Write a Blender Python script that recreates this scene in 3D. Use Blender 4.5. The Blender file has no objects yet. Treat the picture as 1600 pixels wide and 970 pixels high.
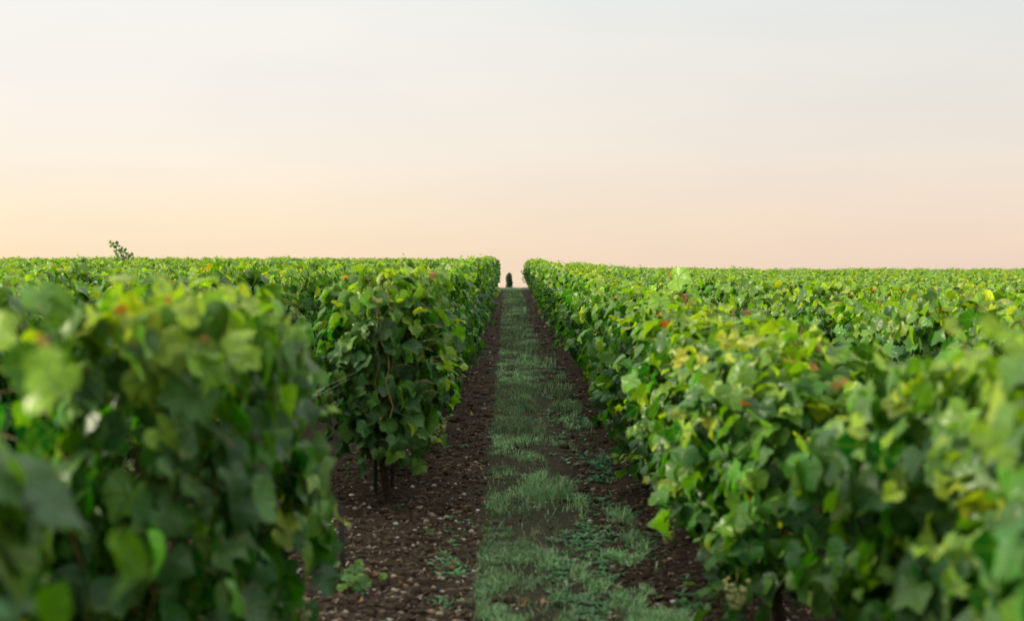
import bpy, math, random
import numpy as np
from mathutils import Vector, noise as mnoise

SC = bpy.context.scene
COL = SC.collection
PI = math.pi
random.seed(11)

# ------------------------------------------------------------------ camera
cam_d = bpy.data.cameras.new("camera")
cam = bpy.data.objects.new("camera", cam_d)
COL.objects.link(cam)
cam.location = (0, 0, 1.40)
cam.rotation_euler = (math.radians(90 - 1.91), 0, -0.0022)
cam_d.sensor_width = 36
cam_d.lens = 50
cam_d.clip_end = 3000
cam_d.clip_start = 0.05
cam_d.dof.use_dof = True
cam_d.dof.focus_distance = 14.0
cam_d.dof.aperture_fstop = 2.7
SC.camera = cam

# ------------------------------------------------------------------ world
SUN_EL, SUN_AZ = 15.0, -92.0     # azimuth measured from +Y towards +X (negative = left)
def lin(c):
    return tuple(((v/255)/12.92 if v/255 <= .04045 else ((v/255+.055)/1.055)**2.4) for v in c)
W = bpy.data.worlds.new("World")
SC.world = W
W.use_nodes = True
nt = W.node_tree
nt.nodes.clear()
def N(t, typ, **kw):
    n = t.nodes.new(typ)
    for k, v in kw.items():
        setattr(n, k, v)
    return n
def ramp(t, stops, fac=None, interp='LINEAR'):
    n = N(t, 'ShaderNodeValToRGB')
    n.color_ramp.interpolation = interp
    e = n.color_ramp.elements
    e[0].position, e[0].color = stops[0][0], (*stops[0][1], 1)
    e[1].position, e[1].color = stops[-1][0], (*stops[-1][1], 1)
    for p, c in stops[1:-1]:
        x = e.new(p); x.color = (*c, 1)
    if fac is not None:
        t.links.new(fac, n.inputs[0])
    return n
def math_n(t, op, a, b=None, c=None, clamp=False):
    n = N(t, 'ShaderNodeMath', operation=op)
    n.use_clamp = clamp
    for i, v in enumerate((a, b, c)):
        if v is None: continue
        if isinstance(v, (int, float)): n.inputs[i].default_value = v
        else: t.links.new(v, n.inputs[i])
    return n.outputs[0]
def mixc(t, fac, a, b, mode='MIX'):
    n = N(t, 'ShaderNodeMix', data_type='RGBA', blend_type=mode)
    if isinstance(fac, (int, float)): n.inputs[0].default_value = fac
    else: t.links.new(fac, n.inputs[0])
    for i, v in ((6, a), (7, b)):
        if isinstance(v, tuple): n.inputs[i].default_value = (*v[:3], 1)
        else: t.links.new(v, n.inputs[i])
    return n.outputs[2]

tc = N(nt, 'ShaderNodeTexCoord')
sep = N(nt, 'ShaderNodeSeparateXYZ')
nt.links.new(tc.outputs['Generated'], sep.inputs[0])
up = math_n(nt, 'MULTIPLY', sep.outputs[2], 1.0, clamp=True)
gl = ramp(nt, [(0.0, lin((254, 228, 192))), (0.03, lin((255, 235, 204))), (0.075, lin((252, 241, 226))),
               (0.12, lin((248, 241, 233))), (0.18, lin((246, 244, 238))), (0.30, (1.0, 1.0, 0.98)),
               (1.0, (1.78, 1.80, 1.76))], up)  # unseen zenith brightened in both ramps as added fill for vines and lane
gr = ramp(nt, [(0.0, lin((240, 214, 194))), (0.03, lin((242, 220, 200))), (0.075, lin((236, 225, 213))),
               (0.12, lin((232, 227, 219))), (0.18, lin((228, 230, 227))), (0.30, (0.86, 0.88, 0.88)),
               (1.0, (1.74, 1.77, 1.74))], up)
az = N(nt, 'ShaderNodeMapRange')
az.inputs[1].default_value = -0.36; az.inputs[2].default_value = 0.36
az.interpolation_type = 'SMOOTHSTEP'
nt.links.new(sep.outputs[0], az.inputs[0])
sky = mixc(nt, az.outputs[0], gl.outputs[0], gr.outputs[0])
# very faint high cloud veil
mp = N(nt, 'ShaderNodeMapping'); mp.inputs['Scale'].default_value = (2.6, 2.6, 11.0); mp.inputs['Rotation'].default_value = (0, 0.06, 0)
nt.links.new(tc.outputs['Generated'], mp.inputs[0])
cn = N(nt, 'ShaderNodeTexNoise'); cn.inputs['Scale'].default_value = 1.6; cn.inputs['Detail'].default_value = 3
nt.links.new(mp.outputs[0], cn.inputs[0])
cr = ramp(nt, [(0.32, (0.958, 0.968, 0.980)), (0.70, (1.016, 1.010, 1.0))], cn.outputs[0])
sky = mixc(nt, 1.0, sky, cr.outputs[0], 'MULTIPLY')
bg = N(nt, 'ShaderNodeBackground'); bg.inputs[1].default_value = 0.75
nt.links.new(sky, bg.inputs[0])
ns = N(nt, 'ShaderNodeTexSky', sky_type='NISHITA')
ns.sun_disc = False
ns.sun_elevation = math.radians(SUN_EL)
ns.sun_rotation = math.radians(SUN_AZ)
ns.dust_density = 2.0
bg2 = N(nt, 'ShaderNodeBackground'); bg2.inputs[1].default_value = 0.006
nt.links.new(ns.outputs[0], bg2.inputs[0])
ad = N(nt, 'ShaderNodeAddShader')
nt.links.new(bg.outputs[0], ad.inputs[0]); nt.links.new(bg2.outputs[0], ad.inputs[1])
wo = N(nt, 'ShaderNodeOutputWorld')
nt.links.new(ad.outputs[0], wo.inputs[0])

# ------------------------------------------------------------------ sun
sd = bpy.data.lights.new("sun", 'SUN')
sd.energy = 5.0
sd.angle = math.radians(5)
sd.color = (1.0, 0.88, 0.66)
so = bpy.data.objects.new("sun", sd)
COL.objects.link(so)
a, e = math.radians(SUN_AZ), math.radians(SUN_EL)
d = Vector((math.sin(a)*math.cos(e), math.cos(a)*math.cos(e), math.sin(e)))
so.rotation_euler = d.to_track_quat('Z', 'Y').to_euler()
so.location = (-10, 5, 12)

vs = SC.view_settings
vs.view_transform = 'Standard'; vs.look = 'None'; vs.exposure = 0.42; vs.gamma = 1.0
vs.use_curve_mapping = False
SC.cycles.use_denoising = True
SC.cycles.max_bounces = 5
SC.cycles.transmission_bounces = 3
SC.cycles.sample_clamp_indirect = 4

# ------------------------------------------------------------------ terrain
Y_END = 60.0
def sstep(a, b, x):
    t = np.clip((x-a)/(b-a), 0, 1)
    return t*t*(3-2*t)
def ground_z(x, y):
    x = np.asarray(x, float); y = np.asarray(y, float)
    g = 0.28*sstep(6, 62, y)
    g = g - 0.30*sstep(1.0, 6.0, x)*np.clip(y/60, 0, 1.2) - 0.05*sstep(0.8, 3.0, x)
    g = g + 0.04*sstep(-2, -14, x)*0
    o = np.clip(y-63, 0, None)
    g = g - np.where(o < 10, o*o/500, 0.2+(o-10)*0.04)
    return g
def soil_z(x, y):
    """small relief of the worked soil, metres"""
    x = np.asarray(x, float); y = np.asarray(y, float)
    h = 0.010*np.sin(x*9+np.sin(y*1.3)*1.2)*np.sin(y*2.1+x*3)
    h = h + 0.006*np.sin(x*31+y*11)*np.sin(y*23-x*7)
    rut = np.exp(-((x+0.36)/0.13)**2) + np.exp(-((x-0.58)/0.12)**2)
    bank = np.exp(-((x+0.71)/0.25)**2) + np.exp(-((x-0.95)/0.25)**2)
    return h - 0.02*rut + 0.035*bank

# ------------------------------------------------------------------ helpers
def tag(o, label=None, cat=None, group=None, kind=None):
    if label: o['label'] = label
    if cat: o['category'] = cat
    if group: o['group'] = group
    if kind: o['kind'] = kind
    return o
def mesh_np(name, V, F, mats, smooth=True, attr=None, uv=None, fm=None):
    """V (n,3), F (m,3) triangles; attr (n,3) -> colour attribute 'tint'; uv (n,2) -> 'leafuv'"""
    me = bpy.data.meshes.new(name)
    V = np.asarray(V, np.float32); F = np.asarray(F, np.int32)
    k = F.shape[1]
    me.vertices.add(len(V)); me.vertices.foreach_set("co", V.ravel())
    me.loops.add(F.size); me.loops.foreach_set("vertex_index", F.ravel())
    me.polygons.add(len(F))
    me.polygons.foreach_set("loop_start", np.arange(0, F.size, k, dtype=np.int32))
    me.polygons.foreach_set("loop_total", np.full(len(F), k, dtype=np.int32))
    me.update(calc_edges=True)
    if smooth:
        me.polygons.foreach_set("use_smooth", np.ones(len(F), bool))
    if fm is not None:
        me.polygons.foreach_set("material_index", np.asarray(fm, np.int32))
    if attr is not None:
        A = me.color_attributes.new("tint", 'FLOAT_COLOR', 'POINT')
        a4 = np.ones((len(V), 4), np.float32); a4[:, :3] = attr
        A.data.foreach_set("color", a4.ravel())
    if uv is not None:
        A = me.attributes.new("leafuv", 'FLOAT_VECTOR', 'POINT')
        u3 = np.zeros((len(V), 3), np.float32); u3[:, :2] = uv
        A.data.foreach_set("vector", u3.ravel())
    for m in (mats if isinstance(mats, (list, tuple)) else [mats]):
        me.materials.append(m)
    me.validate()
    return me
def obj(name, me, parent=None, loc=None):
    o = bpy.data.objects.new(name, me)
    COL.objects.link(o)
    if parent: o.parent = parent
    if loc is not None: o.location = loc
    return o
def empty(name, loc):
    o = bpy.data.objects.new(name, None)
    o.empty_display_size = 0.2
    COL.objects.link(o); o.location = loc
    return o
def tube(pts, radii, n=6, cap=True):
    """tapered tube along a polyline -> V, F(tri)"""
    pts = [Vector(p) for p in pts]
    V, F = [], []
    prev = None
    for i, p in enumerate(pts):
        t = (pts[min(i+1, len(pts)-1)] - pts[max(i-1, 0)]).normalized()
        ref = Vector((1, 0, 0)) if abs(t.x) < .9 else Vector((0, 1, 0))
        u = t.cross(ref).normalized(); w = t.cross(u)
        for k in range(n):
            a = 2*PI*k/n
            V.append(p + (u*math.cos(a)+w*math.sin(a))*radii[i])
    for i in range(len(pts)-1):
        for k in range(n):
            a, b = i*n+k, i*n+(k+1) % n
            F += [(a, b, b+n), (a, b+n, a+n)]
    if cap:
        for base, p in ((0, pts[0]), ((len(pts)-1)*n, pts[-1])):
            c = len(V); V.append(p)
            for k in range(n):
                F.append((base+k, base+(k+1) % n, c))
    return [tuple(v) for v in V], F
class Bag:
    def __init__(s): s.V = []; s.F = []; s.A = []; s.U = []; s.n = 0
    def add(s, V, F, A=None, U=None):
        V = np.asarray(V, float).reshape(-1, 3); F = np.asarray(F, int)
        s.V.append(V.copy()); s.F.append(F+s.n); s.n += len(V)
        if A is not None:
            A = np.asarray(A, float); s.A.append(np.broadcast_to(A, (len(V), 3)) if A.ndim == 1 else A)
        if U is not None: s.U.append(U)
    def mesh(s, name, mats, smooth=True):
        return mesh_np(name, np.concatenate(s.V), np.concatenate(s.F), mats, smooth,
                       np.concatenate(s.A) if s.A else None, np.concatenate(s.U) if s.U else None)

# ------------------------------------------------------------------ materials
def new_mat(name):
    m = bpy.data.materials.new(name); m.use_nodes = True
    t = m.node_tree; t.nodes.clear()
    out = N(t, 'ShaderNodeOutputMaterial')
    return m, t, out
def noise_n(t, scale, detail=3, rough=.55, vec=None):
    n = N(t, 'ShaderNodeTexNoise')
    n.inputs['Scale'].default_value = scale; n.inputs['Detail'].default_value = detail
    n.inputs['Roughness'].default_value = rough
    if vec is not None: t.links.new(vec, n.inputs['Vector'])
    return n
def bump_n(t, h, strength=.4, dist=.01):
    b = N(t, 'ShaderNodeBump'); b.inputs['Strength'].default_value = strength
    b.inputs['Distance'].default_value = dist
    t.links.new(h, b.inputs['Height'])
    return b.outputs[0]

def leaf_material():
    m, t, out = new_mat("vine_leaf")
    at = N(t, 'ShaderNodeAttribute', attribute_name="tint")
    sp = N(t, 'ShaderNodeSeparateXYZ'); t.links.new(at.outputs['Vector'], sp.inputs[0])
    uvn = N(t, 'ShaderNodeAttribute', attribute_name="leafuv")
    su = N(t, 'ShaderNodeSeparateXYZ'); t.links.new(uvn.outputs['Vector'], su.inputs[0])
    # mature green, varied per leaf
    g = ramp(t, [(0.0, (0.003, 0.032, 0.010)), (0.38, (0.006, 0.078, 0.011)), (0.72, (0.020, 0.165, 0.009)),
                 (1.0, (0.075, 0.310, 0.009))], sp.outputs[0])
    y = ramp(t, [(0.0, (0.16, 0.42, 0.014)), (0.6, (0.40, 0.60, 0.018)), (1.0, (0.60, 0.56, 0.04))], sp.outputs[0])
    c = mixc(t, sp.outputs[1], g.outputs[0], y.outputs[0])
    red = ramp(t, [(0.0, (0.42, 0.05, 0.015)), (1.0, (0.60, 0.22, 0.03))], sp.outputs[0])
    c = mixc(t, sp.outputs[2], c, red.outputs[0])
    # blotchy surface
    tcn = N(t, 'ShaderNodeTexCoord')
    nz = noise_n(t, 26, 3, .6, tcn.outputs['Object'])
    nr = ramp(t, [(0.3, (.78, .80, .80)), (0.7, (1.18, 1.15, 1.1))], nz.outputs[0])
    c = mixc(t, 1.0, c, nr.outputs[0], 'MULTIPLY')
    # veins: five rays from the petiole, in leaf coordinates
    ang = math_n(t, 'ARCTAN2', su.outputs[0], su.outputs[1])
    aa = math_n(t, 'ABSOLUTE', ang)
    r = math_n(t, 'SQRT', math_n(t, 'ADD', math_n(t, 'MULTIPLY', su.outputs[0], su.outputs[0]),
                                 math_n(t, 'MULTIPLY', su.outputs[1], su.outputs[1])))
    vmin = None
    for ray in (0.0, 0.98, 1.95):
        dd = math_n(t, 'MULTIPLY', math_n(t, 'ABSOLUTE', math_n(t, 'SUBTRACT', aa, ray)), r)
        vmin = dd if vmin is None else math_n(t, 'MINIMUM', vmin, dd)
    vein = N(t, 'ShaderNodeMapRange'); t.links.new(vmin, vein.inputs[0])
    vein.inputs[1].default_value = 0.012; vein.inputs[2].default_value = 0.05
    vein.inputs[3].default_value = 1.0; vein.inputs[4].default_value = 0.0
    c = mixc(t, math_n(t, 'MULTIPLY', vein.outputs[0], 0.42), c, (0.16, 0.26, 0.06))
    # sun-scorched and yellowed margins on some leaves
    nz2 = noise_n(t, 11, 2, .5, tcn.outputs['Object'])
    rim = N(t, 'ShaderNodeMapRange'); t.links.new(math_n(t, 'ADD', r, math_n(t, 'MULTIPLY', nz2.outputs[0], .9)), rim.inputs[0])
    rim.inputs[1].default_value = 1.22; rim.inputs[2].default_value = 1.50; rim.inputs[4].default_value = .65
    c = mixc(t, rim.outputs[0], c, (0.26, 0.30, 0.04))
    # paler underside
    geo = N(t, 'ShaderNodeNewGeometry')
    c = mixc(t, math_n(t, 'MULTIPLY', geo.outputs['Backfacing'], 0.35), c, (0.09, 0.16, 0.07))
    hgt = math_n(t, 'ADD', math_n(t, 'MULTIPLY', vein.outputs[0], -0.6), math_n(t, 'MULTIPLY', nz.outputs[0], 0.8))
    bmp = bump_n(t, hgt, .8, .007)
    p = N(t, 'ShaderNodeBsdfPrincipled')
    t.links.new(c, p.inputs['Base Color']); t.links.new(bmp, p.inputs['Normal'])
    p.inputs['Roughness'].default_value = 0.36
    p.inputs['Specular IOR Level'].default_value = 0.28
    tr = N(t, 'ShaderNodeBsdfTranslucent')
    tcx = mixc(t, 1.0, c, (1.45, 1.6, 0.4), 'MULTIPLY')
    t.links.new(tcx, tr.inputs[0])
    mx = N(t, 'ShaderNodeMixShader'); mx.inputs[0].default_value = 0.32
    t.links.new(p.outputs[0], mx.inputs[1]); t.links.new(tr.outputs[0], mx.inputs[2])
    t.links.new(mx.outputs[0], out.inputs[0])
    return m
def simple(name, stops, scale=20, rough=.8, bump=.3, spec=.3, trans=0, dist=.01, detail=4):
    m, t, out = new_mat(name)
    tcn = N(t, 'ShaderNodeTexCoord')
    nz = noise_n(t, scale, detail, .6, tcn.outputs['Object'])
    r = ramp(t, stops, nz.outputs[0])
    p = N(t, 'ShaderNodeBsdfPrincipled')
    t.links.new(r.outputs[0], p.inputs['Base Color'])
    p.inputs['Roughness'].default_value = rough
    p.inputs['Specular IOR Level'].default_value = spec
    t.links.new(bump_n(t, nz.outputs[0], bump, dist), p.inputs['Normal'])
    if trans:
        tr = N(t, 'ShaderNodeBsdfTranslucent'); t.links.new(r.outputs[0], tr.inputs[0])
        mx = N(t, 'ShaderNodeMixShader'); mx.inputs[0].default_value = trans
        t.links.new(p.outputs[0], mx.inputs[1]); t.links.new(tr.outputs[0], mx.inputs[2])
        t.links.new(mx.outputs[0], out.inputs[0])
    else:
        t.links.new(p.outputs[0], out.inputs[0])
    return m
def tinted(name, rough=.8, trans=0.0, spec=.25):
    """colour straight from the per-piece attribute"""
    m, t, out = new_mat(name)
    at = N(t, 'ShaderNodeAttribute', attribute_name="tint")
    tcn = N(t, 'ShaderNodeTexCoord')
    nz = noise_n(t, 60, 3, .6, tcn.outputs['Object'])
    nr = ramp(t, [(0.3, (.8, .8, .8)), (0.7, (1.15, 1.15, 1.15))], nz.outputs[0])
    c = mixc(t, 1.0, at.outputs['Color'], nr.outputs[0], 'MULTIPLY')
    p = N(t, 'ShaderNodeBsdfPrincipled'); t.links.new(c, p.inputs['Base Color'])
    p.inputs['Roughness'].default_value = rough; p.inputs['Specular IOR Level'].default_value = spec
    if trans:
        tr = N(t, 'ShaderNodeBsdfTranslucent'); t.links.new(c, tr.inputs[0])
        mx = N(t, 'ShaderNodeMixShader'); mx.inputs[0].default_value = trans
        t.links.new(p.outputs[0], mx.inputs[1]); t.links.new(tr.outputs[0], mx.inputs[2])
        t.links.new(mx.outputs[0], out.inputs[0])
    else:
        t.links.new(p.outputs[0], out.inputs[0])
    return m
def soil_material():
    m, t, out = new_mat("vineyard_soil")
    g = N(t, 'ShaderNodeNewGeometry')
    pos = g.outputs['Position']
    big = noise_n(t, 1.3, 4, .6, pos)
    fine = noise_n(t, 34, 6, .72, pos)
    c = ramp(t, [(0.32, (0.016, 0.012, 0.010)), (0.50, (0.048, 0.034, 0.021)), (0.66, (0.100, 0.072, 0.045)),
                 (0.80, (0.15, 0.115, 0.085))], fine.outputs[0])
    cb = ramp(t, [(0.3, (.75, .72, .70)), (0.7, (1.25, 1.2, 1.15))], big.outputs[0])
    col = mixc(t, 1.0, c.outputs[0], cb.outputs[0], 'MULTIPLY')
    # embedded chalk crumbs
    v = N(t, 'ShaderNodeTexVoronoi'); v.inputs['Scale'].default_value = 42
    t.links.new(pos, v.inputs['Vector'])
    cm = math_n(t, 'LESS_THAN', v.outputs['Distance'], 0.22)
    rnd = N(t, 'ShaderNodeSeparateColor'); t.links.new(v.outputs['Color'], rnd.inputs[0])
    sel = math_n(t, 'GREATER_THAN', rnd.outputs[0], 0.86)
    chalk = mixc(t, rnd.outputs[1], (0.16, 0.11, 0.07), (0.36, 0.32, 0.27))
    col = mixc(t, math_n(t, 'MULTIPLY', cm, sel), col, chalk)
    # mossy stain under the grass strip
    sx = N(t, 'ShaderNodeSeparateXYZ'); t.links.new(pos, sx.inputs[0])
    dx = math_n(t, 'ABSOLUTE', math_n(t, 'SUBTRACT', sx.outputs[0], 0.13))
    dxn = math_n(t, 'ADD', dx, math_n(t, 'MULTIPLY', math_n(t, 'SUBTRACT', big.outputs[0], .5), .5))
    mr = N(t, 'ShaderNodeMapRange'); t.links.new(dxn, mr.inputs[0])
    mr.inputs[1].default_value = 0.24; mr.inputs[2].default_value = 0.36
    mr.inputs[3].default_value = 0.28; mr.inputs[4].default_value = 0.0
    moss = mixc(t, fine.outputs[0], (0.030, 0.060, 0.032), (0.075, 0.10, 0.055))
    col = mixc(t, mr.outputs[0], col, moss)
    # grassed headland at and beyond the end of the rows
    me_ = N(t, 'ShaderNodeMapRange'); t.links.new(sx.outputs[1], me_.inputs[0])
    me_.inputs[1].default_value = 58; me_.inputs[2].default_value = 62
    col = mixc(t, me_.outputs[0], col, moss)
    h = math_n(t, 'ADD', fine.outputs[0], math_n(t, 'MULTIPLY', v.outputs['Distance'], -.25))
    p = N(t, 'ShaderNodeBsdfPrincipled'); t.links.new(col, p.inputs['Base Color'])
    p.inputs['Roughness'].default_value = .95; p.inputs['Specular IOR Level'].default_value = .12
    t.links.new(bump_n(t, h, .9, .03), p.inputs['Normal'])
    t.links.new(p.outputs[0], out.inputs[0])
    return m
M_LEAF = leaf_material()
M_BARK = simple("vine_bark", [(0.3, (.022, .015, .011)), (0.7, (.085, .060, .042))], 30, .95, .8, .1)
M_CANE = simple("vine_cane", [(0.3, (.10, .075, .024)), (0.7, (.21, .15, .045))], 18, .6, .2, .3)
M_GRAPE = simple("green_grape", [(0.3, (.20, .26, .07)), (0.7, (.42, .40, .14))], 25, .35, .1, .5, .15)
M_STAKE = simple("weathered_steel", [(0.3, (.008, .007, .006)), (0.7, (.028, .022, .018))], 12, .85, .2, .4)
M_WIRE = simple("trellis_wire_steel", [(0.3, (.12, .12, .11)), (0.7, (.24, .24, .22))], 12, .4, .1, .6)
M_SOIL = soil_material()
M_CLOD = simple("soil_clod", [(0.3, (.018, .012, .008)), (0.7, (.088, .062, .040))], 40, .95, .9, .1)
M_STONE = tinted("pebble_stone", .8)
M_GRASS = tinted("grass_blade", .55, .25, .3)
M_LITTER = tinted("dry_litter", .85, .1)
M_WEED = tinted("weed_leaf", .5, .25, .3)

# ------------------------------------------------------------------ ground sheet
def lines_x():
    xs = list(np.arange(-1.5, 1.8001, 0.03))
    s = .06; x = -1.5; L = []
    while x > -260:
        x -= s; s *= 1.16; L.append(x)
    s = .06; x = 1.8; R_ = []
    while x < 260:
        x += s; s *= 1.16; R_.append(x)
    return np.array(L[::-1]+xs+R_)
def lines_y():
    y = 4.5; L = []
    while y < 66:
        L.append(y); y += max(.03, (y/7)*.035)
    s = .5
    while y < 430:
        L.append(y); s *= 1.12; y += s
    return np.array([-40, -25, -15, -8, -4, -2, 0, 1, 2, 3, 3.7, 4.1]+L)
xs, ys = lines_x(), lines_y()
X, Y = np.meshgrid(xs, ys)
Z = ground_z(X, Y) + soil_z(X, Y)*np.clip((80-Y)/30, 0, 1)
rng = np.random.default_rng(4)
jit = rng.normal(0, 1, X.shape)
near = (np.abs(X) < 1.8) & (Y > 4.4) & (Y < 25)
Z = Z + np.where(near, jit*.005, 0)
nx, ny = len(xs), len(ys)
idx = np.arange(nx*ny).reshape(ny, nx)
Q = np.stack([idx[:-1, :-1], idx[:-1, 1:], idx[1:, 1:], idx[1:, :-1]], -1).reshape(-1, 4)
tag(obj("ground", mesh_np("ground", np.stack([X, Y, Z], -1).reshape(-1, 3), Q, M_SOIL)), kind='structure',
    label="dark brown stony soil of the vineyard lane and rows")
def gz(x, y): return ground_z(x, y) + soil_z(x, y)

# ------------------------------------------------------------------ leaf templates
HALF = [(0, 1.0), (9, .90), (15, .88), (24, .77), (31, .71), (40, .79), (50, .88), (57, .92), (66, .81), (76, .76),
        (87, .70), (97, .74), (110, .77), (124, .70), (140, .64), (156, .54), (172, .18)]
def outline(sub):
    pts = HALF if sub == 0 else [HALF[i] for i in ((0, 4, 7, 10, 12, 15) if sub == 1 else (0, 4, 7, 12))]
    L = [(a, r) for a, r in pts]
    if sub == 0:                                   # toothed margin
        M = []
        for (a0, r0), (a1, r1) in zip(L[:-1], L[1:]):
            M += [(a0, r0*1.02), ((a0+a1)/2, (r0+r1)/2*.935)]
        L = M + [L[-1]]
    return [(math.radians(a), r) for a, r in L] + [(math.radians(-a), r) for a, r in reversed(L[1:])]
def leaf_template(sub):
    o = outline(sub)
    if sub == 0: o = [(a, rr_) for a, rr_ in o]
    n = len(o)
    V = [(0, 0)]; F = []
    if sub == 0:
        for a, r in o: V.append((math.sin(a)*r*.5, math.cos(a)*r*.5))
        for a, r in o: V.append((math.sin(a)*r, math.cos(a)*r))
        for i in range(n-1):
            F.append((0, 1+i, 2+i))
            F += [(1+i, 1+n+i, 2+n+i), (1+i, 2+n+i, 2+i)]
        F += [(0, n, 1), (n, 2*n, 1+n), (n, 1+n, 1)]
    else:
        for a, r in o: V.append((math.sin(a)*r, math.cos(a)*r))
        for i in range(n): F.append((0, 1+i, 1+(i+1) % n))
    # drop the closing faces across the petiole notch is not needed: the notch radius is small
    return np.array(V), np.array(F)
TPL = [leaf_template(0), leaf_template(1), leaf_template(2)]

def put_leaf(bag, sub, pos, nrm, tip, size, tint, r):
    """pos = petiole junction, nrm = upper face, tip = direction of the tip"""
    T, F = TPL[sub]
    if tint[2] > 0: size *= .62
    n = nrm/np.linalg.norm(nrm)
    t = tip - n*np.dot(tip, n); t /= (np.linalg.norm(t)+1e-9)
    s = np.cross(t, n)
    u, v = T[:, 0], T[:, 1]
    rr = u*u+v*v
    fold, cup, wave, ph = r[0]*1.0-.2, r[1]*.72-.1, .08+.24*r[2], r[3]*6.28
    th = np.arctan2(u, v)
    z = fold*np.abs(u) - cup*rr + wave*rr*np.sin(3*th+ph) - (r[4]*.25)*np.clip(v, 0, None)**2
    P = pos + size*(np.outer(u*(.95+.12*r[2]), s) + np.outer(v, t) + np.outer(z, n))
    bag.add(P, F, np.array(tint), T)

# ------------------------------------------------------------------ vine foliage
ZT = 1.30
def half_width(z, y, ph):
    f = (z-.30)/(ZT-.30)
    base = .165 + .075*math.sin(min(max(f, 0), 1)*PI*.85) - .035*max(f-.8, 0)/.2
    return base*(1+.28*math.sin(y*7+ph)*math.sin(z*6+ph*2))
def vine_foliage(seed, lod, spread=.66, low=.30, n_shoot=13, sag=1.0, dome=0.0):
    R = random.Random(seed)
    rg = np.random.default_rng(seed)
    bag = Bag(); shoots = []; pets = []
    ph = R.uniform(0, 6)
    if lod == 0: low -= .04
    dome = dome or .10
    def rnd5(): return rg.random(5)
    def tint(young, redp=.006, yel=.0):
        rdm = rg.random()
        y = min(1, max(0, young + rg.normal(0, .10)))
        if rg.random() < .045+yel: y = min(1, y+.6)
        red = 1.0 if rg.random() < redp else 0.0
        return (rdm, y, red*.9)
    # upright shoots carrying leaves at their nodes
    for k in range(n_shoot):
        y0 = -spread + 2*spread*(k+.5+R.uniform(-.4, .4))/n_shoot
        top = ZT + R.gauss(-.03, .055)
        if R.random() < (.02, .05, .10)[lod]: top += R.uniform(.02, .06)
        lean = R.uniform(-.13, .13)*sag
        leany = R.uniform(-.1, .1)
        x0 = R.uniform(-.07, .07)
        z = .52; L = []; i = 0; top = min(top, ZT+(.02, .07, .2)[lod])
        while z < top:
            f = (z-.52)/(top-.52)
            L.append((x0+lean*f*f + .015*math.sin(i*1.7), y0+leany*f, z)); z += R.uniform(.055, .08); i += 1
        L.append((x0+lean*1.05, y0+leany*1.05, top))
        shoots.append(L)
        n = len(L)
        for i, p in enumerate(L):
            f = i/(n-1)
            for s in ((1, -1) if f < .85 else (R.choice((1, -1)),)):
                if lod == 2 and R.random() < .25: continue
                if R.random() < .12: continue
                hw = half_width(p[2], p[1], ph)
                out = (hw*R.uniform(.4, 1.2)) if p[2] < 1.12 else min(hw*R.uniform(.4, 1.1), R.uniform(.03, .15))
                px = p[0] + s*out
                py = p[1] + R.gauss(0, .06)
                pz = p[2] - R.uniform(-.02, .06)
                young = max(0, (f-.70)/.30)**1.1*.85 + .05
                size = R.uniform(.052, .080)*(1-.48*max(0, (f-.75)/.25))
                up = R.uniform(.15, .9) + .8*max(0, f-.75)/.25
                nrm = np.array([s*1.0, R.gauss(0, .45), up])
                tip = np.array([s*R.uniform(.1, .6), R.gauss(0, .45), -1.0+.7*max(0, (f-.8)/.2)])
                put_leaf(bag, lod, np.array([px, py, pz]), nrm, tip, size, tint(young, .022 if f > .8 else .0005), rnd5())
                if lod == 0:
                    q_ = np.array([px, py, pz]); d0 = np.array(p)-q_; l0 = np.linalg.norm(d0)
                    pets.append((tuple(q_+d0*min(1, .10/(l0+1e-6))), (px, py, pz)))
    # side-face leaves and skirt
    nf = (720, 540, 330)[lod]; big = (.93, .93, 1.08)[lod]
    for k in range(nf):
        y = R.uniform(-spread, spread)
        u = R.random()
        lowz = low + .20*(.5+.5*math.sin(y*9+ph*1.7)) + R.uniform(-.03, .03)
        z = lowz + (ZT-.03-lowz)*(u**.92)
        s = 1 if R.random() < .5 else -1
        cl = mnoise.noise(Vector((y*6.5, z*6.5, seed*3.1+s*9)))
        dep = R.random()
        if cl < -.12 and dep > .35: continue       # hollow between clumps
        hw = half_width(z, y, ph)*(1+.55*max(-.6, cl*1.6))
        e_ = 1-max(0, (abs(y)-spread+.30)/.30)**1.6*.62
        x = s*hw*(.35+.85*dep**.6)*e_
        f = (z-.3)/(ZT-.3)
        if f > .93: x *= .85
        yb = (y/spread)*max(0, (abs(y)-spread+.25)/.25)*1.3
        hang = R.random()
        nrm = np.array([s*1.0, R.gauss(0, .55)+yb, (R.uniform(-.1, .45) if hang < .62 else R.uniform(.5, 1.6))])
        tip = np.array([s*R.uniform(.0, .7), R.gauss(0, .55), -1.0])
        size = R.choice((R.uniform(.040, .066), R.uniform(.062, .092), R.uniform(.062, .092)))*big
        put_leaf(bag, lod, np.array([x, y, z]), nrm, tip, size, tint(.03+.30*max(0, f-.7)/.3+(.35 if R.random() < .08 else 0), .0006), rnd5())
    for k in range((110, 60, 20)[lod]):            # the two ends of the plant
        s = R.choice((-1, 1)); z = R.uniform(low+.1, ZT-.04)
        hw = half_width(z, 0, ph)
        x = R.uniform(-1, 1)*hw*.85
        y = s*(spread-.10+R.uniform(-.10, .07)-.5*x*x)
        put_leaf(bag, lod, np.array([x, y, z]), np.array([R.gauss(0, .6), s*1.0, R.uniform(.1, 1)]), np.array([R.gauss(0, .5), s*.3, -1.0]),
                 R.uniform(.045, .088), tint(.05+.2*max(0, (z-1.0)/.3), .0), rnd5())
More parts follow.
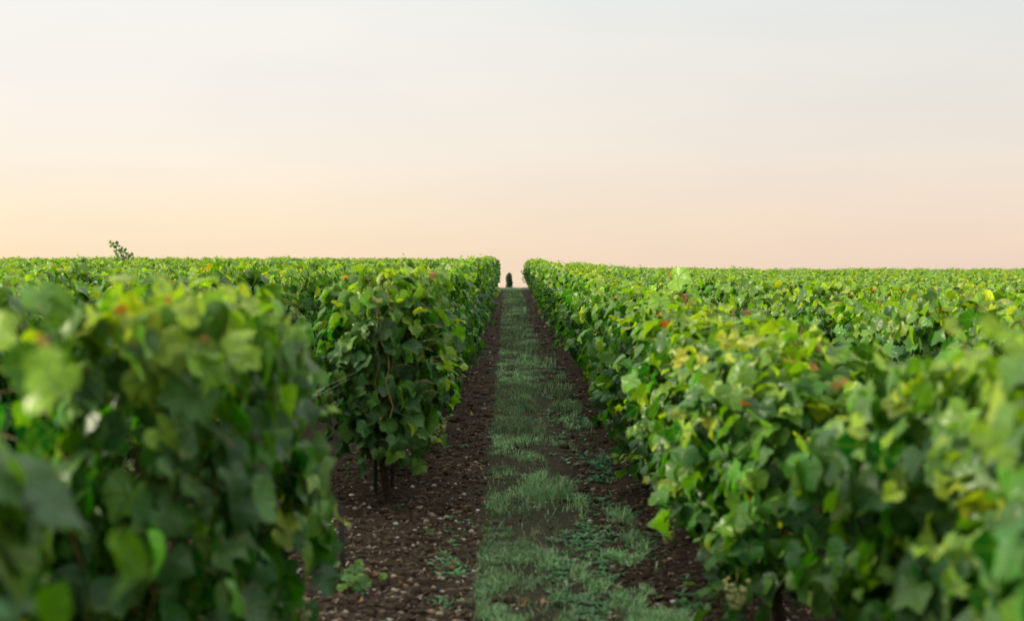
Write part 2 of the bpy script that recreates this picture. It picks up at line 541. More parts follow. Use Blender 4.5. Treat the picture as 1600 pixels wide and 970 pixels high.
    # top tuft leaves
    for k in range((100, 80, 60)[lod]):
        y = R.uniform(-spread, spread)
        x = R.uniform(-.21, .21) if R.random() < .6 else R.gauss(0, .08)
        z = ZT + R.gauss(-.06, .035) - abs(x)*.18
        nrm = np.array([R.gauss(0, .6), R.gauss(0, .6), 1.0])
        tip = np.array([R.gauss(0, 1), R.gauss(0, 1), -.3])
        put_leaf(bag, lod, np.array([x, y, z]), nrm, tip, R.uniform(.035, .066), tint(.50+.45*R.random(), .04), rnd5())
    # stray lateral twigs with small leaves poking out of the face
    for k in range((9, 6, 3)[lod]):
        s = R.choice((-1, 1)); y = R.uniform(-spread, spread); z = R.uniform(low+.05, ZT-.1)
        hw = half_width(z, y, ph)
        base = np.array([s*hw*.8, y, z]); dr = np.array([s*1.0, R.gauss(0, .5), R.uniform(-.7, .5)]); dr /= np.linalg.norm(dr)
        for j in range(4):
            q = base + dr*(.05+.045*j)
            put_leaf(bag, lod, q, np.array([s*.5+R.gauss(0, .4), R.gauss(0, .5), 1.0]), dr+np.array([0, R.choice((-1, 1))*.9, -.3]),
                     .048-.007*j, tint(.25+.15*j, .01), rnd5())
    if dome:       # a plant on its own droops at both shoulders
        for V in bag.V:
            cz = V[0, 2]; yy = min(1.15, abs(V[0, 1])/spread)
            V[:, 2] -= dome*yy**2.5*max(0, (cz-.55)/(ZT-.55))
        shoots = [[(p[0], p[1], p[2]-dome*min(1.15, abs(p[1])/spread)**2.5*max(0, (p[2]-.55)/(ZT-.55))) for p in L] for L in shoots]
    return bag, shoots, pets

NV = (7, 8, 6)
FOL = {0: [], 1: [], 2: []}
CANES = []
for k in range(NV[0]):
    b, sh, pt = vine_foliage(100+k, 0, .57)
    FOL[0].append(b.mesh("foliage", M_LEAF))
    c = Bag()
    for L in sh:
        n = len(L)
        V, F = tube(L, [.0045-.0028*i/(n-1) for i in range(n)], 5, False); c.add(V, F)
    for p, q in pt:
        mid = (np.array(p)*.5+np.array(q)*.5)+np.array([0, 0, .015])
        V, F = tube([p, tuple(mid), q], [.0016, .0013, .0011], 3, False); c.add(V, F)
    # cordon the shoots spring from
    V, F = tube([(0, -.6, .53), (.01, -.3, .50), (0, 0, .48), (-.01, .3, .50), (0, .6, .52)], [.008, .012, .015, .012, .008], 7); c.add(V, F)
    CANES.append(c.mesh("shoot", M_CANE))
for k in range(3):       # compact plants for the front, with clear air between neighbours
    b, sh, pt = vine_foliage(400+k, 0, .44, .22, 10, 1.0, .50)
    FOL[3] = FOL.get(3, []) + [b.mesh("foliage", M_LEAF)]
    c = Bag()
    for L in sh:
        V, F = tube(L, [.0045-.0028*i/(len(L)-1) for i in range(len(L))], 5, False); c.add(V, F)
    V, F = tube([(0, -.4, .53), (.01, -.2, .50), (0, 0, .48), (-.01, .2, .50), (0, .4, .52)], [.008, .012, .015, .012, .008], 7); c.add(V, F)
    CANES.append(c.mesh("shoot", M_CANE))
FOL[4] = [vine_foliage(450, 0, .60, .10, 14, .8, .01)[0].mesh("foliage", M_LEAF)]
FOL[5] = [vine_foliage(460+k, 0, .49, (.16, .24, .20)[k], 11, 1.0, .24)[0].mesh("foliage", M_LEAF) for k in range(3)]
for k in range(NV[1]):
    FOL[1].append(vine_foliage(200+k, 1)[0].mesh("foliage", M_LEAF))
LOWBAGS = [vine_foliage(300+k, 2)[0] for k in range(NV[2])]
TRUNKS = []
for k in range(4):
    R = random.Random(k)
    pts = [(0, 0, -.08)]
    for z in (.0, .1, .2, .3, .4, .48):
        pts.append((R.gauss(0, .014), R.gauss(0, .018), z))
    V, F = tube(pts, [.034, .030, .022, .020, .021, .019, .022], 9)
    TRUNKS.append(mesh_np("trunk", V, F, M_BARK))

def bunch_mesh(seed):
    R = random.Random(seed); b = Bag()
    import bmesh
    bm = bmesh.new(); bmesh.ops.create_icosphere(bm, subdivisions=1, radius=1)
    SV = np.array([v.co[:] for v in bm.verts]); SF = np.array([[v.index for v in f.verts] for f in bm.faces]); bm.free()
    for i in range(58):
        u = R.random()**.8
        rad = .040*(1-u)**.6+.006
        a = R.uniform(0, 2*PI)
        c = np.array([math.cos(a)*rad, math.sin(a)*rad, -u*.13])
        b.add(SV*R.uniform(.0085, .0115)+c, SF)
    V, F = tube([(0, 0, .05), (.004, 0, .02), (0, 0, -.02)], [.002]*3, 5); b.add(V, F)
    return b.mesh("grape_bunch", M_GRAPE)
BUNCH = [bunch_mesh(k) for k in range(3)]

# ------------------------------------------------------------------ rows of vines
STEP, ROW = 1.12, 1.60
XL, XR = -0.71, 0.95
TAN = 800/2222.0
ROWS = [(-1, j, XL-ROW*j) for j in range(15)] + [(1, j, XR+ROW*j) for j in range(15)]
ORD = ["first", "second", "third", "fourth", "fifth", "sixth", "seventh", "eighth", "ninth", "tenth", "eleventh",
       "twelfth", "thirteenth", "fourteenth", "fifteenth"]
cand = []
extra = [(XL-.13, .62), (XR, .92)]
for side, j, x in ROWS[:]:
    if j in (1, 2, 3) and side < 0:
        for y in np.arange(.3, 6.8, 1.15):
            if abs(x) > TAN*(y+.62)+.55: extra.append((x, y))
    if j == 0:
        for y in (-.55, -1.7): extra.append((x, y))
for side, j, x in ROWS:
    off = (hash((side*7+j*13)) % 97)/97*STEP
    if j == 0:
        sl = [1.72, 3.40] + list(np.arange(8.10, Y_END, STEP)) if side < 0 else [2.20, 3.22]+list(np.arange(4.95, Y_END, STEP))
    else:
        sl = list(np.arange(1.0+off, Y_END, STEP))
    for y in sl:
        m = .55 if j else 1.2
        if abs(x) > TAN*(y+.62)+m: continue
        cand.append((math.hypot(x, y), side, j, x, y))
cand.sort()
RR = random.Random(5)
SPECIAL = {
    (-1, 0): ["blurred grapevine at the left edge with a glowing yellow leafy top",
              "blurred grapevine with orange leaf tips just before the gap in the left row",
              "grapevine just past the gap with bare wires, standing at the head of the left row",
              "second grapevine past the gap in the row left of the grass lane",
              "third grapevine past the gap in the row left of the grass lane"],
    (1, 0): ["grapevine cut by the right edge of the photo, nearest on the right, blurred",
             
             "rounded blurred grapevine with a red leaf, right of the lane",
             "grapevine with a cluster of bright yellow leaves on its top, right of the lane",
             "grapevine with grey-green hanging leaves over the soil, just past the yellow-topped one",
             "grapevine two places past the yellow-topped one in the row right of the lane",
              "grapevine below the lone tall shoot that carries one big leaf against the sky"],
}
vine_at = {}
N_IND = 300
def nl(v, w):  # ordinal wording of a row
    return f"leafy grapevine in the {ORD[v]} row {w} of the grass lane"
count = {}
far_list = []
for i, (dist, side, j, x, y) in enumerate(cand):
    jx = RR.gauss(0, .025) - (.14 if (j == 0 and side < 0 and y < 5) else 0) + (.08 if (j == 0 and side > 0 and y < 4) else 0)
    px, py = x+jx, y
    pz = float(gz(px, py)) if j == 0 else float(ground_z(px, py))
    hs = RR.gauss(1.0, .03 if j else .018)
    if side > 0: hs *= .945
    if j == 0 and side < 0 and y < 5: hs = .96 if y < 3 else 1.0
    if j == 0 and side > 0:
        if y < 2.6: hs = .97
        elif y < 3.7: hs = .92
        elif y < 5.6: hs = .875
        elif y < 6.6: hs = .88
        elif y < 9.2: hs = .895
        elif y < 12.5: hs = .925
    if j == 0 and side < 0 and 7 < y < 9: hs = 1.045
    if j == 0 and side < 0 and y > 20: hs *= 1.02
    rot = PI if RR.random() < .5 else 0
    rz = rot + RR.gauss(0, .04)
    sx = RR.uniform(.92, 1.12)*(.95 if (j == 0 and side < 0 and y < 5) else .85 if (j == 0 and side > 0 and y < 4) else 1)
    if y > Y_END-1.3: hs *= .9
    if j == 0 and y > 35: sx *= .85
    if i >= N_IND:
        far_list.append((px, py, pz, rz, sx, hs)); continue
    n_in = count[(side, j)] = count.get((side, j), 0)+1
    w = "left" if side < 0 else "right"
    sp = SPECIAL.get((side, j))
    if sp and n_in <= len(sp): label = sp[n_in-1]
    elif j == 0: label = f"sharp grapevine in the long hedge-like row edging the grass lane on the {w}"
    else: label = nl(j, w)
    grp = f"grapevines of the {ORD[j]} row {w} of the lane"
    if dist < 13:
        root = empty("grapevine", (px, py, pz))
        root.rotation_euler = (0, 0, rz); root.scale = (sx, 1, hs)
        front = j == 0 and y < 5.6 and not (side < 0 and y > 3)
        obj("foliage", FOL[4][0] if (j == 0 and side < 0 and 3 < y < 5) else
            FOL[5][i % 3] if (j == 0 and ((side > 0 and 4 < y < 9.5) or (side < 0 and 8 < y < 12))) else FOL[3][i % 3] if front else FOL[0][i % NV[0]], root)
        obj("trunk", TRUNKS[i % 4], root)
        obj("shoot", CANES[NV[0]+i % 3] if front else CANES[i % NV[0]], root)
        if j == 0:
            for q in range(2):
                s_ = -side*math.cos(rz)   # towards the lane
                g = obj("grape_bunch", BUNCH[(i+q) % 3], root,
                        (s_*RR.uniform(.21, .29), RR.uniform(-.5, .5), RR.uniform(.36, .62)))
                g.rotation_euler = (0, 0, RR.uniform(0, 6)); g.scale = (.8, .8, .85)
    else:
        root = obj("grapevine", FOL[1][i % NV[1]])
        root.location = (px, py, pz); root.rotation_euler = (0, 0, rz); root.scale = (sx, 1, hs)
    tag(root, label, "grapevine", grp)
    vine_at[(side, j, n_in)] = root

for i, (x, y) in enumerate(extra):
    root = obj("grapevine", FOL[1][(i*3) % NV[1]])
    root.location = (x, y, float(ground_z(x, y))); root.rotation_euler = (0, 0, PI*(i % 2))
    tag(root, "leafy grapevine standing outside the picture beside the camera", "grapevine", "grapevines beside the camera")
# the rest, far off, read as one mass
Vs, Fs, As, Us = [], [], [], []
n0 = 0
for i, (px, py, pz, rz, sx, hs) in enumerate(far_list):
    b = LOWBAGS[i % NV[2]]
    if i < NV[2]:
        b.cV = np.concatenate(b.V); b.cF = np.concatenate(b.F); b.cA = np.concatenate(b.A); b.cU = np.concatenate(b.U)
    c, s = math.cos(rz), math.sin(rz)
    V = b.cV*np.array([sx, 1, hs])
    V = np.stack([V[:, 0]*c-V[:, 1]*s+px, V[:, 0]*s+V[:, 1]*c+py, V[:, 2]+pz], -1)
    Vs.append(V); Fs.append(b.cF+n0); As.append(b.cA); Us.append(b.cU); n0 += len(V)
o = obj("distant_grapevines", mesh_np("distant_grapevines", np.concatenate(Vs), np.concatenate(Fs), M_LEAF,
        True, np.concatenate(As), np.concatenate(Us)))
tag(o, "far green mass of grapevines along the skyline", "grapevines", None, "stuff")
print("VINES individual", min(len(cand), N_IND), "far", len(far_list), "cut dist", cand[min(N_IND, len(cand))-1][0])

# ------------------------------------------------------------------ loose shoots standing above the canopy
M_CANE_RED = simple("ripe_cane", [(0.3, (.26, .085, .025)), (0.7, (.42, .19, .06))], 18, .6, .2, .3)
def tall_shoot(root, base, top, leaves, r=.004):
    """a cane with leaves, part of the vine `root`; world coordinates"""
    inv = root_inv(root)
    b = Vector(base); t_ = Vector(top)
    pts = [b.lerp(t_, f)+Vector((.01*math.sin(f*5), 0, 0)) for f in (0, .25, .5, .75, 1)]
    V, F = tube(pts, [r, r*.9, r*.8, r*.65, r*.45], 6)
    V = [tuple(inv @ Vector(v)) for v in V]
    so_ = obj("tall_shoot", mesh_np("tall_shoot", V, F, M_CANE_RED), root)
    bag = Bag(); rg = np.random.default_rng(int(abs(base[0])*100))
    for (p, nrm, tip, size, tint) in leaves:
        put_leaf(bag, 0, np.array(p, float), np.array(nrm, float), np.array(tip, float), size, tint, rg.random(5)*.6)
    Vl = np.concatenate(bag.V)
    Vl = np.array([tuple(inv @ Vector(v)) for v in Vl])
    obj("leaves", mesh_np("leaves", Vl, np.concatenate(bag.F), M_LEAF, True, np.concatenate(bag.A), np.concatenate(bag.U)), so_)
def root_inv(root):
    from mathutils import Matrix
    return (Matrix.Translation(root.location) @ root.rotation_euler.to_matrix().to_4x4() @ Matrix.Diagonal((*root.scale, 1))).inverted()
def pix(px, py, y):
    """world point at depth y seen at photo pixel px,py"""
    return ((px-795)/2222*y, y, 1.4-(py-411)/2222*y)
# right: shoot with one big leaf
rt = min((o for k, o in vine_at.items() if k[0] == 1 and k[1] == 0), key=lambda o: abs(o.location.y-8.0))
A, B = pix(1072, 478, 7.9), pix(1042, 420, 7.8)
tall_shoot(rt, A, B, [
    (pix(1058, 436, 7.78), (-.8, -.7, .5), (.75, -.6, -.15), .100, (.25, 1, 0)),
    (pix(1030, 470, 7.8), (-.5, -1, .2), (-.3, 0, -1), .085, (.2, .85, 0)),
    (pix(1045, 424, 7.8), (0, -.6, 1), (-.5, 0, .6), .03, (.6, .9, .6)),
    (pix(1050, 492, 7.75), (-.5, -1, .3), (.3, 0, -1), .08, (.8, .8, 0)),
    (pix(1082, 470, 7.8), (.3, -1, .5), (1, 0, -.4), .03, (.8, .9, 0))], .006)
# left: small sprig on the skyline
lt = min((o for k, o in vine_at.items() if k[0] == -1), key=lambda o: (o.location.x+8.75)**2+(o.location.y-32)**2)
lv = []
for q, (a_, b_) in enumerate([(172, 378), (177, 381), (180, 386), (186, 384), (188, 390), (181, 392), (192, 388), (194, 394), (199, 396), (184, 397), (206, 397), (175, 384), (183, 379), (190, 393), (196, 390), (202, 400), (192, 399), (186, 401), (196, 402), (190, 405), (200, 404), (208, 403), (184, 406), (194, 408)]):
    lv.append((pix(a_, b_, 31.8), (random.gauss(0, .5), -1, random.gauss(.3, .4)), (random.gauss(0, 1), 0, -1), .062, (random.random(), random.random()*.5, 0)))
tall_shoot(lt, pix(198, 408, 31.9), pix(172, 376, 31.8), lv, .010)

# yellow cluster on top of the right vine at about (1140,525)
def sprays(root, leaves, name="leaves"):
    inv = root_inv(root); bag = Bag(); rg = np.random.default_rng(len(leaves))
    for (p, nrm, tip, size, tint) in leaves:
        put_leaf(bag, 0, np.array(p, float), np.array(nrm, float), np.array(tip, float), size, tint, rg.random(5))
    Vl = np.array([tuple(inv @ Vector(v)) for v in np.concatenate(bag.V)])
    obj(name, mesh_np(name, Vl, np.concatenate(bag.F), M_LEAF, True, np.concatenate(bag.A), np.concatenate(bag.U)), root)
def nearest(side, y):
    return min((o for k, o in vine_at.items() if k[0] == side and k[1] == 0), key=lambda o: abs(o.location.y-y))
def cluster(side, pts, y, size, tint, seed):
    R = random.Random(seed); L = []
    for (a_, b_) in pts:
        L.append((pix(a_, b_, y+R.uniform(-.03, .03)), (R.gauss(0, .5), -.9, R.uniform(.3, 1)), (R.gauss(0, 1), 0, R.uniform(-1, .2)),
                  size*R.uniform(.8, 1.2), (min(1, tint[0]+R.uniform(-.1, .1)), tint[1], tint[2])))
    sprays(nearest(side, y), L)
cluster(1, [(1128, 527), (1140, 532), (1150, 524), (1133, 541), (1160, 538), (1068, 555), (1058, 567), (1095, 560), (1105, 658)], 4.75, .030, (.95, 1, 0), 1)
cluster(1, [(1310, 602), (1322, 596)], 3.0, .018, (.3, 0, .95), 2)
cluster(1, [(1345, 655), (1340, 672), (1470, 770), (1400, 770), (1490, 510)], 2.9, .026, (.7, .9, 0), 3)
cluster(1, [(1540, 505), (1575, 515), (1592, 540), (1560, 700), (1530, 680), (1580, 720)], 1.95, .024, (.5, .9, 0), 4)
cluster(-1, [(70, 535), (62, 528)], 1.9, .013, (.2, 0, .95), 5)
cluster(-1, [(85, 575), (60, 610), (5, 515)], 1.85, .045, (.45, .9, 0), 6)
cluster(-1, [(243, 493), (262, 467), (258, 512), (320, 528)], 2.9, .018, (.6, 0, .95), 7)
cluster(-1, [(210, 500), (195, 515), (250, 540), (265, 530), (375, 535), (300, 490), (380, 560)], 2.85, .042, (.7, .75, 0), 8)
cluster(-1, [(588, 446), (597, 449)], 8.2, .016, (.2, 0, .95), 9)

# ------------------------------------------------------------------ stakes and wires
def stake(x, y, h, label, r=.010):
    z0 = float(gz(x, y))
    root = empty("vine_stake", (x, y, z0))
    # angle-iron profile with notches
    V, F = [], []
    prof = [(-r, -r), (r, -r), (r, -r+.005), (-r+.005, -r+.005), (-r+.005, r), (-r, r)]
    for z in (-.1, h):
        for a_, b_ in prof: V.append((a_, b_, z))
    n = len(prof)
    for k in range(n):
        a_, b_ = k, (k+1) % n
        F += [(a_, b_, b_+n), (a_, b_+n, a_+n)]
    F += [(n, n+1, n+2), (n, n+2, n+3), (n, n+3, n+5), (n+3, n+4, n+5)]
    obj("shaft", mesh_np("shaft", V, F, M_STAKE, False), root)
    for zz in (.5, .85):
        if zz < h:
            V, F = tube([(-r, -r-.012, zz), (r, -r-.016, zz+.005), (r+.014, -r, zz+.01)], [.003]*3, 5)
            obj("wire_clip", mesh_np("wire_clip", V, F, M_WIRE), root)
    tag(root, label, "stake", "steel stakes of the left row")
    return root
stake(XL-.03, 6.30, .30, "dark steel stake standing alone in the gap of the left row").rotation_euler = (.02, -.03, .4)
stake(XL+.0, 8.62, 1.2, "steel stake whose foot shows under the first vine past the gap").rotation_euler = (0, .015, .2)
stake(XL-.085, 8.45, .9, "thin dark stake leaning just left of the vine past the gap", .009).rotation_euler = (.04, -.05, .9)
def wire(pts, label):
    V, F = tube(pts, [.0015]*len(pts), 5)
    tag(obj("trellis_wire", mesh_np("trellis_wire", V, F, M_WIRE)), label, "wire", "trellis wires across the gap")
wire([(XL-.1, 4.1, .80), (XL-.2, 5.8, .765), (XL-.2, 7.0, .79), (XL-.02, 8.1, .84)], "upper of two slack steel wires spanning the gap of the left row")
wire([(XL-.06, 4.1, .70), (XL-.22, 5.8, .72), (XL-.25, 6.9, .74), (XL-.05, 8.1, .82)], "lower of two slack steel wires spanning the gap of the left row")

# ------------------------------------------------------------------ grass strip
rg = np.random.default_rng(21)
def vnoise(x, y, s, seed=0):
    return np.array([mnoise.noise(Vector((a_*s, b_*s, seed*7.3))) for a_, b_ in zip(x, y)])
def blades(name, n, ylo, yhi, hgt, wid, lab):
    # depth sampled so that blades are spread evenly in the picture
    u = rg.random(n)
    y = 1/((1-u)/ylo + u/yhi) if yhi/ylo > 1.5 else ylo+(yhi-ylo)*u
    x = rg.uniform(-.36, .74, n)
    edge = vnoise(x, y*1.0, 1.6, 1)*.07
    l, r_ = -.155+edge*.35 - .06*sstep(15, 50, y), .26+.17*sstep(8, 20, y)+.10*sstep(22, 50, y)+edge
    den = vnoise(x, y*.6, 4.0, 2) + .5*vnoise(x, y, 11, 3)
    inside = np.clip((x-l)/.03, 0, 1)*np.clip((r_-x)/.07+.2, 0, 1)
    rightness = sstep(.08, .40, x)*sstep(40, 12, y)
    p = inside*np.clip(.60+2.4*den-.75*rightness, .03, 1)
    stray = (x > r_-.03)*(x < .68)*np.clip(den*2.2-.25, 0, 1)*sstep(30, 8, y)*.8
    keep = rg.random(n) < np.maximum(p, stray)
    x, y = x[keep], y[keep]; n = len(x)
    tuft = np.clip(vnoise(x, y*.7, 2.2, 5)*2.2+.25, 0, 1)*sstep(.0, .12, x)
    lod = np.clip(y/14, .8, 3.2)
    h = hgt*(.35+.75*rg.random(n))*(.6+1.0*tuft)*np.where(x > r_[keep]-.05, 1.25, 1)
    w = wid*(.7+.6*rg.random(n))*lod
    az_ = rg.uniform(0, 2*PI, n); ln = rg.uniform(.25, 1.35, n)*h*(1-.35*tuft)
    z = gz(x, y)-.004
    dx, dy = np.cos(az_), np.sin(az_)
    sxx, syy = -dy*w/2, dx*w/2
    b = np.stack([x, y, z], -1)
    S = np.stack([sxx, syy, np.zeros(n)], -1)
    D = np.stack([dx*ln, dy*ln, np.zeros(n)], -1)
    U = np.zeros((n, 3)); U[:, 2] = h
    P = np.stack([b-S, b+S, b+D*.3+U*.62-S*.85, b+D*.3+U*.62+S*.85, b+D+U*(.92)], 1).reshape(-1, 3)
    base = (np.arange(n)*5)[:, None]
    F = np.concatenate([base+np.array([[0, 1, 3]]), base+np.array([[0, 3, 2]]), base+np.array([[2, 3, 4]])], 0)
    t = rg.random(n)[:, None]**1.3
    c = np.array([.080, .20, .070])*(1-t)+np.array([.36, .58, .26])*t
    c *= np.clip(1+1.6*vnoise(x, y*.6, 1.7, 12), .55, 1.5)[:, None]
    dry = rg.random(n) < .12
    c[dry] = np.array([.34, .31, .17])
    fresh = rg.random(n) < .10
    c[fresh] = np.array([.11, .30, .05])
    A_ = np.repeat(c, 5, 0)
    tag(obj(name, mesh_np(name, P, F, M_GRASS, True, A_)), lab, "grass", None, "stuff")
blades("grass", 230000, 5.0, 63.5, .058, .0050, "strip of short blue-green grass running up the middle of the lane")

# headland grass at the crest, seen between the row ends
# ------------------------------------------------------------------ weeds
def rosette(bag, x, y, R, size, col, n=None):
    n = n or R.randint(5, 9)
    z = float(gz(x, y))
    for k in range(n):
        a_ = 2*PI*k/n+R.uniform(-.3, .3); L = size*R.uniform(.6, 1.15); w = L*R.uniform(.22, .38)
        d_ = np.array([math.cos(a_), math.sin(a_), 0]); s_ = np.array([-d_[1], d_[0], 0])
        up = R.uniform(.25, .9)
        b = np.array([x, y, z])
        P = [b, b+d_*L*.4+s_*w/2+np.array([0, 0, L*up*.45]), b+d_*L*.4-s_*w/2+np.array([0, 0, L*up*.45]),
             b+d_*L*.8+s_*w*.42+np.array([0, 0, L*up*.62]), b+d_*L*.8-s_*w*.42+np.array([0, 0, L*up*.62]), b+d_*L*1.05+np.array([0, 0, L*up*.5])]
        f = R.uniform(.7, 1.3)
        bag.add(P, [(0, 2, 1), (1, 2, 4), (1, 4, 3), (3, 4, 5)], np.array(col)*f)
R = random.Random(77)
bag = Bag()
def at_px(px, py):
    y = 1.4*2222/(py-411)
    for _ in range(6):
        x = (px-795)/2222*y; y = (1.4-float(gz(x, y)))*2222/(py-411)
    return x, y
for (px_, py_, s_, n_) in [(700, 880, .05, 9), (715, 893, .05, 7), (690, 895, .04, 7), (678, 840, .035, 5), (720, 842, .035, 6), (724, 822, .03, 5), (695, 945, .04, 8),
                       (900, 765, .05, 9), (905, 782, .04, 8), (920, 830, .05, 8), (925, 800, .04, 5), (935, 850, .05, 9), (945, 880, .05, 8), (950, 905, .055, 8),
                       (965, 945, .055, 9), (930, 865, .045, 8), (895, 850, .045, 8), (880, 940, .05, 8), (910, 950, .05, 8), (870, 900, .05, 8), (915, 960, .05, 6),
                       (1000, 800, .035, 5), (1010, 850, .04, 6), (1085, 960, .06, 8), (1090, 935, .05, 5), (820, 780, .03, 6), (870, 640, .05, 6), (880, 600, .05, 6),
                       (862, 570, .06, 6), (700, 640, .04, 4), (1015, 870, .03, 5)]:
    for q in range(n_*2):
        x, y = at_px(px_+R.gauss(0, 10), py_+R.gauss(0, 7))
        c = R.choice([(.035, .12, .035), (.05, .15, .04), (.08, .17, .07), (.05, .11, .035)])
        rosette(bag, x, y, R, s_*R.uniform(.5, 1.1), c)
for q in range(520):
    y = 1/(R.uniform(1/45, 1/5.0)); x = R.choice((R.uniform(.30, .80), R.uniform(.2, .65), R.uniform(-.65, -.2) if R.random() < .25 else R.uniform(.3, .7)))
    if mnoise.noise(Vector((x*3, y*1.2, 4))) < -.02: continue
    rosette(bag, x, y, R, R.uniform(.02, .045)*(1+y/40), R.choice([(.035, .12, .035), (.05, .14, .04), (.07, .15, .06)]))
# taller weeds hugging the foot of the right row
for q in range(260):
    y = 1/(R.uniform(1/55, 1/7.0)); x = R.uniform(.52, .72)
    if mnoise.noise(Vector((3.3, y*.8, 9))) < .12: continue
    rosette(bag, x, y, R, R.uniform(.04, .09), R.choice([(.035, .12, .05), (.05, .14, .05)]))
bag.A = [np.array(a)*1.6 for a in bag.A]
tag(obj("weeds", bag.mesh("weeds", M_WEED)), "small broad-leaved weeds scattered over the soil beside the grass", "weeds", None, "stuff")

# ------------------------------------------------------------------ pebbles, clods, litter
import bmesh
bm = bmesh.new(); bmesh.ops.create_icosphere(bm, subdivisions=1, radius=1)
SV = np.array([v.co[:] for v in bm.verts]); SF = np.array([[v.index for v in f.verts] for f in bm.faces]); bm.free()
def soil_xy(n, ymin=4.9, ymax=45, grassp=.1):
    out = []
    while len(out) < n:
        y = 1/(R.uniform(1/ymax, 1/ymin)); x = R.uniform(-1.15, 1.35)
        if -.15 < x < .40 and R.random() > grassp: continue
        if x > .4 and R.random() < .35: continue
        out.append((x, y))
    return out
def scatter(n, smin, smax, cols, flat, sink, grassp=.1, power=3):
    bag = Bag()
    for (x, y) in soil_xy(n, grassp=grassp):
        s = smin+(smax-smin)*R.random()**power
        s *= 1+y/60
        d_ = SV*(1+.28*np.array([R.uniform(-1, 1) for _ in SV]))[:, None]
        V = d_*np.array([s*R.uniform(.7, 1.3), s*R.uniform(.7, 1.3), s*flat*R.uniform(.7, 1.2)])
        a_ = R.uniform(0, PI); c, sn = math.cos(a_), math.sin(a_)
        V = np.stack([V[:, 0]*c-V[:, 1]*sn+x, V[:, 0]*sn+V[:, 1]*c+y, V[:, 2]+float(gz(x, y))+s*sink], -1)
        col = R.choice(cols); f = R.uniform(.7, 1.15)
        bag.add(V, SF, np.array(col)*f)
    return bag
b = scatter(3000, .0035, .017, [(.42, .38, .32), (.30, .24, .17), (.24, .16, .10), (.55, .52, .47), (.20, .15, .11), (.34, .25, .15)], .6, .2)
tag(obj("pebbles", b.mesh("pebbles", M_STONE, False)), "pale chalk and flint pebbles strewn over the dark soil", "pebbles", None, "stuff")
b = scatter(5200, .007, .034, [(.1, .1, .1)], .65, .1, .06, 2)
tag(obj("soil_clods", b.mesh("soil_clods", M_CLOD, False)), "dark crumbly soil clods on both sides of the grass", "soil", None, "stuff")
bag = Bag()
for (x, y) in soil_xy(3400, grassp=.12):
    a_ = R.uniform(0, PI); L = R.uniform(.012, .06)*(1+y/50); w = R.uniform(.0012, .003)*(1+y/25)
    z = float(gz(x, y))+R.uniform(.002, .018)
    d_ = np.array([math.cos(a_), math.sin(a_), R.uniform(-.12, .12)]); s_ = np.array([-d_[1], d_[0], .3])
    b0 = np.array([x, y, z]); bend = np.array([0, 0, R.uniform(0, .25)*L])
    P = [b0-s_*w, b0+s_*w, b0+d_*L/2+bend-s_*w, b0+d_*L/2+bend+s_*w, b0+d_*L-s_*w*.6, b0+d_*L+s_*w*.6]
    bag.add(P, [(0, 1, 3), (0, 3, 2), (2, 3, 5), (2, 5, 4)], np.array(R.choice([(.30, .21, .12), (.20, .13, .07), (.12, .08, .05), (.36, .28, .17), (.17, .11, .07)]))*R.uniform(.6, 1.1))
# fallen, curled leaves
for (x, y) in soil_xy(90, grassp=.12)+[at_px(632, 925), at_px(640, 915), at_px(818, 952), at_px(853, 950), at_px(1040, 885), at_px(558, 745)]:
    lb = Bag()
    put_leaf(lb, 1, np.array([x, y, float(gz(x, y))+.02]), np.array([R.gauss(0, .6), R.gauss(0, .6), 1]), np.array([R.gauss(0, 1), R.gauss(0, 1), 0]),
             R.uniform(.010, .026), (0, 0, 0), np.array([1.2, 1.3, 1, R.random(), 1]))
    bag.add(np.concatenate(lb.V), np.concatenate(lb.F), np.array(R.choice([(.22, .13, .06), (.30, .19, .09), (.14, .09, .06), (.26, .12, .05)])))
tag(obj("litter", bag.mesh("litter", M_LITTER)), "dry straw, twigs and fallen leaves lying on the soil", "plant litter", None, "stuff")
# low sucker leaves at the foot of the near left vine
lb = Bag(); rg2 = np.random.default_rng(3)
x0, y0 = at_px(550, 925)
zz = float(gz(x0, y0))
V, F = tube([(x0-.06, y0-.1, zz), (x0, y0-.05, zz+.06), (x0+.06, y0, zz+.08)], [.004, .003, .002], 5)
root = empty("vine_sucker", (x0-.06, y0-.1, zz))
obj("stem", mesh_np("stem", np.array(V)-np.array([x0-.06, y0-.1, zz]), F, M_CANE), root)
for q in range(22):
    p = np.array([x0+R.gauss(-.02, .06), y0+R.gauss(0, .08), zz+R.uniform(.02, .11)])-np.array([x0-.06, y0-.1, zz])
    put_leaf(lb, 0, p, np.array([R.gauss(.2, .5), R.gauss(-.5, .4), 1]), np.array([R.gauss(0, 1), R.gauss(-.3, 1), .1]), R.uniform(.025, .045), (R.random(), .25, 0), rg2.random(5))
obj("foliage", lb.mesh("foliage", M_LEAF), root)
tag(root, "low leafy sucker sprouting on the soil at the foot of the near left row", "vine sucker")
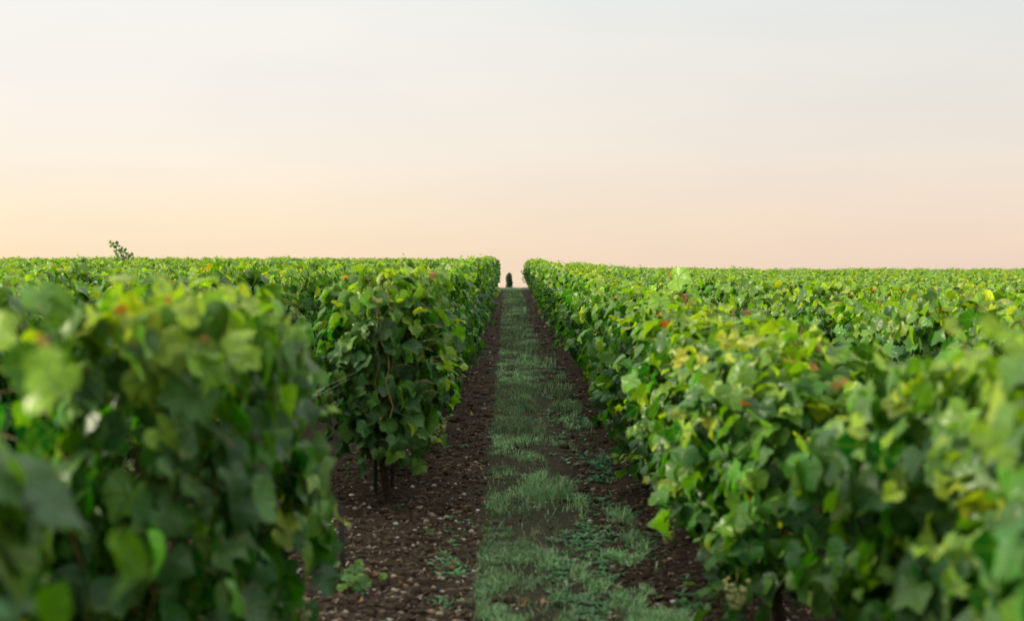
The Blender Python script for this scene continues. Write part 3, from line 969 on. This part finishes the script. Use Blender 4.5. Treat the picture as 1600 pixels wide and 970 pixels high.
# a scrap of blue plastic in the soil
x0, y0 = at_px(705, 784)
P = np.array([(-.008, -.004, 0), (.009, -.006, .004), (.010, .006, .012), (-.006, .005, .010), (-.008, -.004, -.002), (.009, -.006, .002), (.010, .006, .010), (-.006, .005, .008)])
m_blue = simple("blue_plastic", [(0.3, (.03, .16, .26)), (0.7, (.05, .24, .36))], 30, .4, .1, .4)
tag(obj("plastic_scrap", mesh_np("plastic_scrap", P, [(0, 1, 2, 3), (7, 6, 5, 4), (0, 4, 5, 1), (1, 5, 6, 2), (2, 6, 7, 3), (3, 7, 4, 0)], m_blue, False), None, (x0, y0, float(gz(x0, y0))+.008)),
    "tiny blue plastic scrap lying on the soil left of the grass", "litter scrap")

# ------------------------------------------------------------------ lone tree beyond the crest
TY = 190.0
tx = (795.5-795)/2222*TY
tz = float(ground_z(tx, TY))
top = 1.4-(426-411)/2222*TY
H = top-tz
root = empty("cypress_tree", (tx, TY, tz))
V, F = tube([(0, 0, -.2), (.02, 0, H*.2), (0, .02, H*.5), (0, 0, H*.9)], [.14, .11, .07, .02], 9)
obj("trunk", mesh_np("trunk", V, F, M_BARK), root)
m_dark = simple("dark_foliage", [(0.3, (.030, .065, .032)), (0.7, (.065, .120, .045))], 3, .7, .2, .2, .15)
bag = Bag(); rr = random.Random(8)
for q in range(9000):
    f = rr.random()
    prof = .43*min(1, f*6+.3)*(1-math.exp(-(1-f)*14))
    a_ = rr.uniform(0, 2*PI); r_ = prof*math.sqrt(rr.random())*(1+.14*math.sin(a_*3+f*14))
    c = np.array([math.cos(a_)*r_, math.sin(a_)*r_, H*.30+(H*.70)*f])
    s = rr.uniform(.04, .09)
    d1 = np.array([rr.gauss(0, 1), rr.gauss(0, 1), rr.gauss(.5, 1)]); d1 /= np.linalg.norm(d1)
    d2 = np.cross(d1, np.array([rr.gauss(0, 1), rr.gauss(0, 1), rr.gauss(0, 1)])); d2 /= np.linalg.norm(d2)
    bag.add([c-d1*s-d2*s*.4, c+d2*s*.5, c+d1*s, c-d2*s*.5+d1*s*.1], [(0, 1, 2), (0, 2, 3)])
obj("crown", bag.mesh("crown", m_dark, False), root)
tag(root, "small dark columnar tree standing alone on the skyline at the end of the lane", "tree")
